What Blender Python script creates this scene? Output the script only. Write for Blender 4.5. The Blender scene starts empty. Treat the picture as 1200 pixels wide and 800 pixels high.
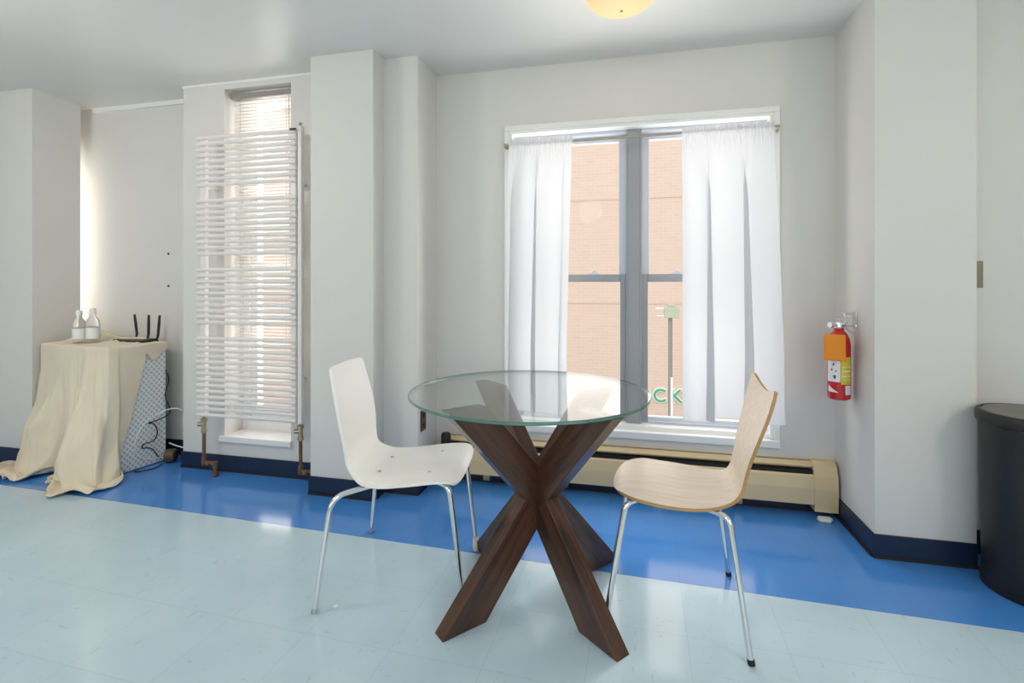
import bpy, bmesh, math, random
from mathutils import Vector, Matrix, noise as mnoise
random.seed(7)
PI = math.pi
SC = bpy.context.scene
COL = SC.collection

# ------------------------------------------------------------------ materials
def mat(name, col, rough=.5, metal=0., bump=0., bscale=80., var=0., vscale=6., spec=.5, trans=0., ior=1.45, emit=None, estr=0., coat=0.):
    m = bpy.data.materials.new(name); m.use_nodes = True
    nt = m.node_tree; N = nt.nodes; L = nt.links
    b = N['Principled BSDF']
    b.inputs['Base Color'].default_value = (*col, 1)
    b.inputs['Roughness'].default_value = rough
    b.inputs['Metallic'].default_value = metal
    b.inputs['Specular IOR Level'].default_value = spec
    b.inputs['Transmission Weight'].default_value = trans
    b.inputs['IOR'].default_value = ior
    b.inputs['Coat Weight'].default_value = coat
    if emit:
        b.inputs['Emission Color'].default_value = (*emit, 1)
        b.inputs['Emission Strength'].default_value = estr
    tc = N.new('ShaderNodeTexCoord')
    if var:
        n = N.new('ShaderNodeTexNoise'); n.inputs['Scale'].default_value = vscale; n.inputs['Detail'].default_value = 4
        L.new(tc.outputs['Object'], n.inputs['Vector'])
        mx = N.new('ShaderNodeMix'); mx.data_type = 'RGBA'
        mx.inputs[6].default_value = (*[c*(1-var) for c in col], 1)
        mx.inputs[7].default_value = (*[min(1, c*(1+var)) for c in col], 1)
        L.new(n.outputs['Fac'], mx.inputs[0]); L.new(mx.outputs[2], b.inputs['Base Color'])
    if bump:
        n2 = N.new('ShaderNodeTexNoise'); n2.inputs['Scale'].default_value = bscale; n2.inputs['Detail'].default_value = 3
        L.new(tc.outputs['Object'], n2.inputs['Vector'])
        bp = N.new('ShaderNodeBump'); bp.inputs['Strength'].default_value = bump; bp.inputs['Distance'].default_value = .01
        L.new(n2.outputs['Fac'], bp.inputs['Height']); L.new(bp.outputs['Normal'], b.inputs['Normal'])
    return m

def ramp(N, stops):
    r = N.new('ShaderNodeValToRGB')
    el = r.color_ramp.elements
    el[0].position, el[0].color = stops[0][0], (*stops[0][1], 1)
    el[1].position, el[1].color = stops[-1][0], (*stops[-1][1], 1)
    for p, c in stops[1:-1]:
        e = el.new(p); e.color = (*c, 1)
    return r

def wood(name, dark, light, scale=(1, 14, 14), rough=.35, streak=3.0, axis='Object', coat=0.):
    m = mat(name, light, rough, coat=coat)
    nt = m.node_tree; N = nt.nodes; L = nt.links; b = N['Principled BSDF']
    tc = N.new('ShaderNodeTexCoord'); mp = N.new('ShaderNodeMapping')
    mp.inputs['Scale'].default_value = scale
    L.new(tc.outputs[axis], mp.inputs['Vector'])
    n = N.new('ShaderNodeTexNoise'); n.inputs['Scale'].default_value = streak; n.inputs['Detail'].default_value = 8; n.inputs['Roughness'].default_value = .65
    n.inputs['Distortion'].default_value = .6
    L.new(mp.outputs['Vector'], n.inputs['Vector'])
    mid = tuple((a+c)/2 for a, c in zip(dark, light))
    r = ramp(N, [(.3, dark), (.5, mid), (.72, light)])
    L.new(n.outputs['Fac'], r.inputs['Fac']); L.new(r.outputs['Color'], b.inputs['Base Color'])
    bp = N.new('ShaderNodeBump'); bp.inputs['Strength'].default_value = .08; bp.inputs['Distance'].default_value = .004
    L.new(n.outputs['Fac'], bp.inputs['Height']); L.new(bp.outputs['Normal'], b.inputs['Normal'])
    return m

M = {}
M['wall'] = mat('wall_paint', (.70, .685, .655), .5, bump=.05, bscale=40, var=.02, vscale=3)
M['ceiling'] = mat('ceiling_paint', (.76, .75, .73), .33, bump=.03, bscale=5, var=.02, vscale=1.5)
M['trim'] = mat('white_trim_gloss', (.84, .84, .82), .3)
M['navy'] = mat('navy_vinyl', (.012, .024, .058), .35, var=.2, vscale=12)
M['toe'] = mat('dark_caulk', (.02, .018, .016), .6)
M['frame_backlit'] = mat('backlit_window_vinyl', (.33, .34, .36), .4)  # grey carries the backlit shade of the mullion and lower sashes
M['frame_light'] = mat('pale_window_vinyl', (.66, .70, .76), .35)
M['rad'] = mat('white_enamel', (.80, .77, .75), .35)
M['blind'] = mat('blind_slat', (.82, .80, .76), .4)
M['blind_rail_shaded'] = mat('blind_headrail_shaded', (.30, .29, .26), .4)  # colour darkened for the shadow at the top of the recess
M['cord'] = mat('pale_cord', (.45, .43, .4), .7)
M['brass'] = mat('aged_brass', (.42, .36, .24), .4, .9, var=.3, vscale=40)
M['rust'] = mat('rusty_pipe', (.20, .12, .07), .6, .5, bump=.3, bscale=120, var=.4, vscale=30)
M['chrome'] = mat('chrome', (.78, .79, .80), .09, 1.)
M['steel'] = mat('screw_steel', (.6, .6, .6), .3, 1.)
M['white_shell'] = mat('white_lacquer', (.92, .895, .85), .28, var=.01, vscale=5)
M['oak'] = wood('pale_birch_veneer', (.56, .46, .36), (.68, .59, .48), (2.2, 26, 26), .42, 2.0)
M['ply_edge'] = wood('plywood_edge', (.36, .20, .07), (.56, .36, .16), (3, 3, 120), .4, 3)
M['walnut'] = wood('dark_walnut_stain', (.012, .0055, .0035), (.125, .052, .028), (30, 30, 2.2), .30, 1.3, coat=.25)
M['rubber'] = mat('black_rubber', (.015, .015, .015), .6)
M['glide'] = mat('cream_plastic', (.72, .66, .52), .5)
M['heater'] = mat('tan_enamel', (.74, .58, .34), .4, var=.04, vscale=4)
M['dark'] = mat('dark_slot', (.012, .011, .010), .7)
M['rod'] = mat('brushed_brass_rod', (.42, .36, .27), .35, .8)
M['red'] = mat('extinguisher_red', (.55, .012, .015), .25, coat=.4)
M['orange'] = mat('orange_tag', (.80, .27, .015), .45)
M['yellow'] = mat('yellow_label', (.72, .60, .05), .45)
M['paper'] = mat('white_label', (.82, .82, .80), .5)
M['black'] = mat('black_plastic', (.012, .012, .013), .4)
M['bin'] = mat('black_bin_plastic', (.020, .019, .018), .42, bump=.05, bscale=8)
M['bin_lid'] = mat('bin_lid_plastic', (.19, .18, .155), .5)
M['bronze'] = mat('brushed_bronze_plate', (.24, .21, .155), .42, .7, var=.15, vscale=60)
M['brown'] = mat('brown_plastic', (.10, .06, .04), .5)
M['linen'] = mat('beige_drop_cloth', (.77, .68, .53), .85, bump=.15, bscale=250, var=.07, vscale=5)
M['cable_black'] = mat('black_cable', (.012, .012, .012), .5)
M['cable_white'] = mat('white_cable', (.8, .8, .78), .5)
M['clearplast'] = mat('clear_plastic', (.95, .97, .97), .1, trans=.9, ior=1.12)
M['ink'] = mat('blue_grey_ink', (.06, .09, .15), .5)
M['conc'] = mat('street_concrete', (.4, .4, .38), .8, var=.1)
M['pole'] = mat('grey_pole', (.34, .31, .28), .5, .2)
M['polebox'] = mat('pale_sign_box', (.55, .56, .40), .5)
M['green'] = mat('sign_green', (.12, .42, .25), .5)
M['letter_white'] = mat('sign_white', (.95, .95, .85), .5)

def glass_sheet(name, ior=1.5, tint=(1, 1, 1), rough=0., haze=0.):
    m = bpy.data.materials.new(name); m.use_nodes = True
    nt = m.node_tree; N = nt.nodes; L = nt.links
    N.remove(N['Principled BSDF'])
    t = N.new('ShaderNodeBsdfTransparent'); t.inputs['Color'].default_value = (*tint, 1)
    g = N.new('ShaderNodeBsdfGlossy'); g.inputs['Roughness'].default_value = rough
    lw = N.new('ShaderNodeLayerWeight'); lw.inputs['Blend'].default_value = .5
    pw = N.new('ShaderNodeMath'); pw.operation = 'POWER'; pw.inputs[1].default_value = 5; L.new(lw.outputs['Facing'], pw.inputs[0])
    f0 = ((ior-1)/(ior+1))**2
    f = N.new('ShaderNodeMath'); f.operation = 'MULTIPLY_ADD'; f.inputs[1].default_value = 1-f0; f.inputs[2].default_value = f0; L.new(pw.outputs[0], f.inputs[0])
    mx = N.new('ShaderNodeMixShader')
    L.new(f.outputs[0], mx.inputs[0]); L.new(t.outputs[0], mx.inputs[1]); L.new(g.outputs[0], mx.inputs[2])
    out = mx.outputs[0]
    if haze:
        d = N.new('ShaderNodeBsdfDiffuse'); d.inputs['Color'].default_value = (.85, .88, .87, 1)
        m3 = N.new('ShaderNodeMixShader'); m3.inputs[0].default_value = haze
        L.new(out, m3.inputs[1]); L.new(d.outputs[0], m3.inputs[2]); out = m3.outputs[0]
    L.new(out, N['Material Output'].inputs['Surface'])
    return m
M['pane'] = glass_sheet('window_glass', 1.08)
M['tglass'] = glass_sheet('table_glass', 1.6, (.955, .985, .97), haze=.012)
M['tedge'] = mat('green_glass_edge', (.10, .25, .20), .12, trans=.35, ior=1.4)

def fabric(name, col, tr):
    m = bpy.data.materials.new(name); m.use_nodes = True
    nt = m.node_tree; N = nt.nodes; L = nt.links
    N.remove(N['Principled BSDF'])
    d = N.new('ShaderNodeBsdfDiffuse'); d.inputs['Color'].default_value = (*col, 1)
    t = N.new('ShaderNodeBsdfTranslucent'); t.inputs['Color'].default_value = (*col, 1)
    p = N.new('ShaderNodeBsdfTransparent')
    tc = N.new('ShaderNodeTexCoord'); w = N.new('ShaderNodeTexNoise'); w.inputs['Scale'].default_value = 300
    L.new(tc.outputs['Object'], w.inputs['Vector'])
    bp = N.new('ShaderNodeBump'); bp.inputs['Strength'].default_value = .1; bp.inputs['Distance'].default_value = .002
    L.new(w.outputs['Fac'], bp.inputs['Height']); L.new(bp.outputs['Normal'], d.inputs['Normal'])
    mx = N.new('ShaderNodeMixShader'); mx.inputs[0].default_value = tr
    L.new(d.outputs[0], mx.inputs[1]); L.new(t.outputs[0], mx.inputs[2])
    m2 = N.new('ShaderNodeMixShader'); m2.inputs[0].default_value = .012
    L.new(mx.outputs[0], m2.inputs[1]); L.new(p.outputs[0], m2.inputs[2])
    L.new(m2.outputs[0], N['Material Output'].inputs['Surface'])
    return m
M['curtain'] = fabric('sheer_white_curtain', (.79, .79, .81), .105)

# floor: pale blue-grey vinyl tiles and a cobalt border band
FLOOR_ROT = math.radians(1.55)
def floor_mat():
    m = bpy.data.materials.new('vinyl_tiles'); m.use_nodes = True
    nt = m.node_tree; N = nt.nodes; L = nt.links; b = N['Principled BSDF']
    g = N.new('ShaderNodeNewGeometry')
    vr = N.new('ShaderNodeVectorRotate'); vr.rotation_type = 'Z_AXIS'; vr.inputs['Angle'].default_value = FLOOR_ROT
    L.new(g.outputs['Position'], vr.inputs['Vector'])
    sx = N.new('ShaderNodeSeparateXYZ'); L.new(vr.outputs[0], sx.inputs[0])
    def math_(op, a, bb=None, c=None):
        n = N.new('ShaderNodeMath'); n.operation = op
        for i, v in enumerate((a, bb, c)):
            if v is None: continue
            if isinstance(v, (int, float)): n.inputs[i].default_value = v
            else: L.new(v, n.inputs[i])
        return n.outputs[0]
    band = math_('GREATER_THAN', sx.outputs[1], 2.03)
    T = .3048
    def seam(sock, off):
        a = math_('ADD', sock, off); d = math_('DIVIDE', a, T); f = math_('FRACT', d)
        c = math_('SUBTRACT', f, .5); ab = math_('ABSOLUTE', c)
        return math_('GREATER_THAN', ab, .4955), math_('FLOOR', d)
    s1, id1 = seam(sx.outputs[0], -.14+T*30); s2, id2 = seam(sx.outputs[1], -2.03+T*30)
    sm = math_('MAXIMUM', s1, s2)
    cmb = N.new('ShaderNodeCombineXYZ'); L.new(id1, cmb.inputs[0]); L.new(id2, cmb.inputs[1])
    wn = N.new('ShaderNodeTexWhiteNoise'); L.new(cmb.outputs[0], wn.inputs['Vector'])
    # per-tile streak direction
    ang = math_('MULTIPLY', math_('GREATER_THAN', math_('FRACT', math_('MULTIPLY', math_('ADD', id1, id2), .5)), .25), PI/2)
    vr2 = N.new('ShaderNodeVectorRotate'); vr2.rotation_type = 'Z_AXIS'; L.new(ang, vr2.inputs['Angle']); L.new(vr.outputs[0], vr2.inputs['Vector'])
    mp = N.new('ShaderNodeMapping'); mp.inputs['Scale'].default_value = (14, 60, 1); L.new(vr2.outputs[0], mp.inputs['Vector'])
    n1 = N.new('ShaderNodeTexNoise'); n1.inputs['Scale'].default_value = 1.; n1.inputs['Detail'].default_value = 5; L.new(mp.outputs[0], n1.inputs['Vector'])
    fleck = math_('GREATER_THAN', n1.outputs['Fac'], .665)
    n2 = N.new('ShaderNodeTexNoise'); n2.inputs['Scale'].default_value = 2.5; n2.inputs['Detail'].default_value = 5; L.new(g.outputs['Position'], n2.inputs['Vector'])
    light = ramp(N, [(.3, (.47, .615, .70)), (.7, (.54, .685, .765))]); L.new(n2.outputs['Fac'], light.inputs[0])
    blue = ramp(N, [(.3, (.055, .225, .60)), (.7, (.070, .26, .66))]); L.new(n2.outputs['Fac'], blue.inputs[0])
    def mixc(f, a, bb):
        n = N.new('ShaderNodeMix'); n.data_type = 'RGBA'
        for i, v in ((0, f), (6, a), (7, bb)):
            if isinstance(v, (int, float)): n.inputs[i].default_value = v
            elif isinstance(v, tuple): n.inputs[i].default_value = (*v, 1)
            else: L.new(v, n.inputs[i])
        return n.outputs[2]
    lt = mixc(math_('MULTIPLY', fleck, .26), light.outputs[0], (.22, .33, .36))
    lt = mixc(math_('MULTIPLY', wn.outputs['Value'], .14), lt, (.44, .58, .68))
    lt = mixc(math_('MULTIPLY', sm, .20), lt, (.22, .32, .36))
    bl = mixc(math_('MULTIPLY', sm, .22), blue.outputs[0], (.03, .13, .40))
    bl = mixc(math_('MULTIPLY', wn.outputs['Value'], .12), bl, (.07, .25, .68))
    c = mixc(band, lt, bl)
    L.new(c, b.inputs['Base Color'])
    rr = math_('MULTIPLY_ADD', n2.outputs['Fac'], .08, .085)
    L.new(rr, b.inputs['Roughness'])
    b.inputs['Specular IOR Level'].default_value = .55
    bp = N.new('ShaderNodeBump'); bp.inputs['Strength'].default_value = .035; bp.inputs['Distance'].default_value = .01
    n3 = N.new('ShaderNodeTexNoise'); n3.inputs['Scale'].default_value = 9; n3.inputs['Detail'].default_value = 3; L.new(g.outputs['Position'], n3.inputs['Vector'])
    L.new(n3.outputs['Fac'], bp.inputs['Height']); L.new(bp.outputs['Normal'], b.inputs['Normal'])
    return m
M['floor'] = floor_mat()

def brick_mat():
    m = mat('peach_brick', (.7, .5, .36), .85)
    nt = m.node_tree; N = nt.nodes; L = nt.links; b = N['Principled BSDF']
    g = N.new('ShaderNodeNewGeometry'); s = N.new('ShaderNodeSeparateXYZ'); L.new(g.outputs['Position'], s.inputs[0])
    c = N.new('ShaderNodeCombineXYZ'); L.new(s.outputs[0], c.inputs[0]); L.new(s.outputs[2], c.inputs[1])
    br = N.new('ShaderNodeTexBrick'); L.new(c.outputs[0], br.inputs['Vector'])
    br.inputs['Color1'].default_value = (.80, .595, .465, 1); br.inputs['Color2'].default_value = (.775, .565, .435, 1)
    br.inputs['Mortar'].default_value = (.81, .63, .51, 1); br.inputs['Scale'].default_value = 1
    br.inputs['Brick Width'].default_value = .24; br.inputs['Row Height'].default_value = .08; br.inputs['Mortar Size'].default_value = .008
    L.new(br.outputs['Color'], b.inputs['Base Color'])
    return m
M['brick'] = brick_mat()
M['joint'] = mat('pale_joint', (.76, .56, .44), .8)

def lattice_mat():
    # white vinyl printed with a grey lattice of small rings
    m = mat('lattice_print', (.8, .82, .82), .45)
    nt = m.node_tree; N = nt.nodes; L = nt.links; b = N['Principled BSDF']
    tc = N.new('ShaderNodeTexCoord'); s = N.new('ShaderNodeSeparateXYZ'); L.new(tc.outputs['Object'], s.inputs[0])
    def math_(op, a, bb=None):
        n = N.new('ShaderNodeMath'); n.operation = op
        for i, v in enumerate((a, bb)):
            if v is None: continue
            if isinstance(v, (int, float)): n.inputs[i].default_value = v
            else: L.new(v, n.inputs[i])
        return n.outputs[0]
    h = math_('ADD', s.outputs[1], math_('MULTIPLY', s.outputs[0], .98))
    p = .060
    a = math_('MULTIPLY', math_('ADD', h, s.outputs[2]), 2*PI/p/1.2); c = math_('MULTIPLY', math_('SUBTRACT', h, s.outputs[2]), 2*PI/p/1.2)
    pr = math_('MULTIPLY', math_('SINE', a), math_('SINE', c))
    f = math_('GREATER_THAN', math_('ABSOLUTE', pr), .50)
    mx = N.new('ShaderNodeMix'); mx.data_type = 'RGBA'; L.new(f, mx.inputs[0])
    mx.inputs[6].default_value = (.84, .86, .85, 1); mx.inputs[7].default_value = (.50, .55, .57, 1)
    L.new(mx.outputs[2], b.inputs['Base Color'])
    return m
M['lattice'] = lattice_mat()

# ------------------------------------------------------------------ mesh helpers
def box(bm, x0, x1, y0, y1, z0, z1, mi=0, mtx=None):
    co = [(x, y, z) for x in (x0, x1) for y in (y0, y1) for z in (z0, z1)]
    v = [bm.verts.new(mtx @ Vector(c) if mtx else c) for c in co]
    for f in ((0, 1, 3, 2), (4, 6, 7, 5), (0, 4, 5, 1), (2, 3, 7, 6), (0, 2, 6, 4), (1, 5, 7, 3)):
        fc = bm.faces.new([v[i] for i in f]); fc.material_index = mi
    return v

def prism(bm, poly, axis, a, b, mi=0, mtx=None):
    """poly: 2D points; extruded along axis from a to b (axis 0: poly=(y,z); 1: (x,z); 2: (x,y))"""
    def P(p, t):
        c = {0: (t, p[0], p[1]), 1: (p[0], t, p[1]), 2: (p[0], p[1], t)}[axis]
        return mtx @ Vector(c) if mtx else Vector(c)
    A = [bm.verts.new(P(p, a)) for p in poly]; B = [bm.verts.new(P(p, b)) for p in poly]
    n = len(poly)
    fs = [bm.faces.new(A), bm.faces.new(list(reversed(B)))]
    for i in range(n):
        fs.append(bm.faces.new((A[i], B[i], B[(i+1) % n], A[(i+1) % n])))
    for f in fs: f.material_index = mi
    return fs

def smooth_path(pts, n=6):
    pts = [Vector(p) for p in pts]; out = []
    for i in range(len(pts)-1):
        p0 = pts[max(i-1, 0)]; p1 = pts[i]; p2 = pts[i+1]; p3 = pts[min(i+2, len(pts)-1)]
        for k in range(n):
            t = k/n
            out.append(.5*((2*p1)+(-p0+p2)*t+(2*p0-5*p1+4*p2-p3)*t*t+(-p0+3*p1-3*p2+p3)*t**3))
    out.append(pts[-1]); return out

def fillet(pts, r, n=6):
    pts = [Vector(p) for p in pts]; out = [pts[0]]
    for i in range(1, len(pts)-1):
        a = (pts[i-1]-pts[i]); b = (pts[i+1]-pts[i])
        k = min(r, a.length*.48, b.length*.48)
        p1 = pts[i]+a.normalized()*k; p2 = pts[i]+b.normalized()*k
        for j in range(n+1):
            t = j/n
            out.append(p1*(1-t)**2+pts[i]*2*t*(1-t)+p2*t*t)
    out.append(pts[-1]); return out

def tube(bm, pts, r, seg=12, mi=0):
    pts = [Vector(p) for p in pts]; rings = []; up = None
    for i, p in enumerate(pts):
        d = (pts[min(i+1, len(pts)-1)]-pts[max(i-1, 0)])
        if d.length < 1e-9: d = Vector((0, 0, 1))
        d.normalize()
        if up is None: up = Vector((0, 0, 1)) if abs(d.z) < .9 else Vector((1, 0, 0))
        s = d.cross(up)
        if s.length < 1e-6: s = d.orthogonal()
        s.normalize(); up = s.cross(d).normalized()
        rr = r[i] if isinstance(r, (list, tuple)) else r
        rings.append([bm.verts.new(p+s*math.cos(2*PI*k/seg)*rr+up*math.sin(2*PI*k/seg)*rr) for k in range(seg)])
    for a, b in zip(rings, rings[1:]):
        for k in range(seg):
            f = bm.faces.new((a[k], a[(k+1) % seg], b[(k+1) % seg], b[k])); f.material_index = mi
    f = bm.faces.new(rings[0]); f.material_index = mi
    f = bm.faces.new(list(reversed(rings[-1]))); f.material_index = mi

def lathe(bm, prof, cx, cy, seg=48, mi=0, mtx=None, a0=0, a1=2*PI):
    rings = []
    full = abs(a1-a0-2*PI) < 1e-6
    n = seg if full else seg+1
    for r, z in prof:
        ring = []
        for k in range(n):
            a = a0+(a1-a0)*k/seg
            c = Vector((cx+max(r, 1e-5)*math.cos(a), cy+max(r, 1e-5)*math.sin(a), z))
            ring.append(bm.verts.new(mtx @ c if mtx else c))
        rings.append(ring)
    for a, b in zip(rings, rings[1:]):
        for k in range(n if full else n-1):
            f = bm.faces.new((a[k], a[(k+1) % n], b[(k+1) % n], b[k])); f.material_index = mi
    return rings

def link(name, bm, mats, parent=None, smooth=False, bevel=0., angle=40):
    bmesh.ops.recalc_face_normals(bm, faces=bm.faces[:])
    me = bpy.data.meshes.new(name)
    off = Vector((0, 0, 0))
    q = parent
    if parent is not None: off = parent.get('_o', None) or (0, 0, 0)
    off = Vector(off)
    if off.length > 0: bmesh.ops.translate(bm, verts=bm.verts[:], vec=-off)
    bm.to_mesh(me); bm.free()
    for m in (mats if isinstance(mats, (list, tuple)) else [mats]): me.materials.append(m)
    o = bpy.data.objects.new(name, me); COL.objects.link(o)
    if parent is not None:
        o.parent = parent
        o['_o'] = tuple(off)
    if smooth:
        me.shade_smooth()
        try: me.set_sharp_from_angle(angle=math.radians(angle))
        except Exception: pass
    if bevel:
        b = o.modifiers.new('bevel', 'BEVEL'); b.width = bevel; b.segments = 2; b.limit_method = 'ANGLE'; b.angle_limit = math.radians(40)
    return o

def thing(name, label, cat, loc, group=None, rot=0.):
    o = bpy.data.objects.new(name, None); COL.objects.link(o)
    o.location = loc; o.rotation_euler = (0, 0, rot); o.empty_display_size = .05
    o['label'] = label; o['category'] = cat; o['_o'] = (0, 0, 0) if rot or group == '_local' else tuple(loc)
    if group and group != '_local': o['group'] = group
    return o

def tag(o, label, cat, group=None):
    o['label'] = label; o['category'] = cat
    if group: o['group'] = group
    return o

def struct(name, bm, m, parent=None, **k):
    o = link(name, bm, m, parent, **k)
    if parent is None: o['kind'] = 'structure'
    return o

def sempty(name, loc):
    o = bpy.data.objects.new(name, None); COL.objects.link(o); o.location = loc; o['kind'] = 'structure'; o['_o'] = tuple(loc)
    o.empty_display_size = .05
    return o

def quick(name, mats, parent, fn, **k):
    bm = bmesh.new(); fn(bm); return link(name, bm, mats, parent, **k)

# ------------------------------------------------------------------ room
ZC = 2.42
YW, YR, YN = 2.83, 2.61, 2.80          # window wall, radiator wall, niche wall
XP = 1.018                             # left face of the right pier
YP = 2.41                              # front of the pier
XCH0, XCH1, YCH = -1.717, -1.337, 2.43 # boxed chase
YST, XST = 2.55, -1.132                # stepped return beside the chase
XB, YB = -3.735, 2.41                  # block at far left
XL, XR, YBK = -5.6, 3.2, -3.0
YO = 3.08                              # outside face of the outer wall

def B(*boxes):
    bm = bmesh.new()
    for b in boxes: box(bm, *b)
    return bm
struct('floor', B((XL-.2, XR+.2, YBK-.2, YO, -.2, 0)), M['floor'])
struct('ceiling', B((XL-.2, XR+.2, YBK-.2, YO, ZC, ZC+.2)), M['ceiling'])
W1 = (-.690, .745, .345, 2.065)        # main window opening
struct('wall_window', B((XST-.05, W1[0], YW, YO, 0, ZC), (W1[1], XP+.05, YW, YO, 0, ZC), (W1[0], W1[1], YW, YO, 0, W1[2]), (W1[0], W1[1], YW, YO, W1[3], ZC)), M['wall'])
W2 = (-2.452, -1.978, .215, 2.375)     # narrow window opening
XRL = -2.765
YRO = YR+.26
struct('wall_radiator', B((XRL, W2[0], YR, YRO, 0, ZC), (W2[1], XCH0+.03, YR, YRO, 0, ZC), (W2[0], W2[1], YR, YRO, 0, W2[2]), (W2[0], W2[1], YR, YRO, W2[3], ZC)), M['wall'])
struct('wall_chase', B((XCH0, XCH1, YCH, YO, 0, ZC)), M['wall'])
struct('wall_chase_return', B((XCH1, XST, YST, YO, 0, ZC)), M['wall'])
# niche wall runs on behind the block, where an unseen slot window is added to light it
W3 = (-4.55, -3.95, .9, 2.0)
struct('wall_niche', B((XL, W3[0], YN, YO, 0, ZC), (W3[1], XRL, YN, YO, 0, ZC), (W3[0], W3[1], YN, YO, 0, W3[2]), (W3[0], W3[1], YN, YO, W3[3], ZC)), M['wall'])
struct('wall_left_block', B((XL, XB, YB, 2.70, 0, ZC)), M['wall'])
struct('wall_pier', B((XP, 1.383, YP, YO, 0, ZC)), M['wall'])
struct('wall_right', B((1.383, XR+.2, YST, YO, 0, ZC)), M['wall'])
struct('wall_left', B((XL-.2, XL, YBK-.2, YO, 0, ZC)), M['wall'])
struct('wall_east', B((XR, XR+.2, YBK-.2, YST, 0, ZC)), M['wall'])
# rear wall with two wide openings added behind the viewer to admit fill light
RW = [(-4.6, -1.4), (-.4, 2.6)]
struct('wall_rear', B((XL, RW[0][0], YBK-.2, YBK, 0, ZC), (RW[0][1], RW[1][0], YBK-.2, YBK, 0, ZC), (RW[1][1], XR, YBK-.2, YBK, 0, ZC),
       *[(a, b, YBK-.2, YBK, 0, .75) for a, b in RW], *[(a, b, YBK-.2, YBK, 2.25, ZC) for a, b in RW]), M['wall'])

# baseboards: navy vinyl with a dark caulk line
def baseboard(name, segs):
    bm = bmesh.new()
    for b in segs:
        box(bm, *b, 0, .10)
    o = struct(name, bm, M['navy'], bevel=.003)
    bm = bmesh.new()
    for x0, x1, y0, y1 in segs:
        dx = .006 if (x1-x0) < (y1-y0) else 0; dy = .006 if dx == 0 else 0
        box(bm, x0-dx, x1+dx*(1 if name == 'baseboard_chase' else 0), y0-dy, y1, 0, .012)
    link('caulk_line', bm, M['toe'], o)
T_ = .009
baseboard('baseboard_pier', [(XP-T_, 1.383, YP-T_, YP), (XP-T_, XP, YP, YW)])
baseboard('baseboard_window', [(XST+T_, XP-T_, YW-T_, YW)])
baseboard('baseboard_right', [(1.383, XR, YST-T_, YST)])
baseboard('baseboard_chase', [(XCH0-T_, XCH1+T_, YCH-T_, YCH), (XCH1, XCH1+T_, YCH, YST)])
baseboard('baseboard_return', [(XCH1+T_, XST+T_, YST-T_, YST), (XST, XST+T_, YST, YW)])
baseboard('baseboard_radiator', [(XRL-T_, XCH0-T_, YR-T_, YR)])
baseboard('baseboard_niche', [(XB, XRL-T_, YN-T_, YN)])
baseboard('baseboard_left', [(XL, XB+T_, YB-T_, YB), (XB, XB+T_, YB, 2.70)])
# thin cornice strip
struct('trim_1', B((XB, XRL-.004, YN-.02, YN, ZC-.030, ZC), (XRL-.004, XCH0, YR-.004, YR, ZC-.014, ZC)), M['trim'])
struct('trim_2', B((XL, XB+.004, YB-.004, YB, ZC-.012, ZC), (XB, XB+.004, YB, 2.70, ZC-.012, ZC)), M['wall'])

# ------------------------------------------------------------------ main window
w1 = sempty('window_1', (0, YW, W1[2]))
x0, x1, z0, z1 = W1
def casing(bm):
    # picture-frame moulding stepping into the recess
    for (o, i, ya, yb) in ((.016, -.012, YW-.018, YW+.002), (-.010, -.030, YW-.006, YW+.078)):
        X0, X1, Z0, Z1 = x0-o, x1+o, z0-o, z1+o
        a0, a1, c0, c1 = x0-i, x1+i, z0-i, z1+i
        box(bm, X0, X1, ya, yb, c1, Z1)
        box(bm, X0, a0, ya, yb, Z0 if o < 0 else z0-.01, c1)
        box(bm, a1, X1, ya, yb, Z0 if o < 0 else z0-.01, c1)
quick('casing', M['trim'], w1, casing, bevel=.004)
def stool(bm):
    box(bm, x0-.016, x1+.016, YW-.022, YW+.09, z0-.035, z0+.006)
    box(bm, x0, x1, YW+.02, YW+.09, z0, z0+.03)
quick('stool', M['trim'], w1, stool, bevel=.005)
XM = (-.014, .072)
YF = YW+.075                            # room side of the frame
quick('mullion', M['frame_backlit'], w1, lambda bm: (box(bm, XM[0], XM[1], YF-.01, YF+.11, z0, z1), box(bm, XM[0]+.012, XM[1]-.012, YF-.016, YF-.009, z0+.02, z1-.05)), bevel=.003)
def outer(bm):
    box(bm, x0+.045, x1-.045, YF-.005, YF+.11, z1-.045, z1)
    box(bm, x0, x0+.045, YF-.005, YF+.11, z0, z1)
    box(bm, x1-.045, x1, YF-.005, YF+.11, z0, z1)
    box(bm, x0+.045, x1-.045, YF-.005, YF+.11, z0, z0+.035)
quick('window_frame', M['frame_light'], w1, outer, bevel=.003)
ZM = 1.195
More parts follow.
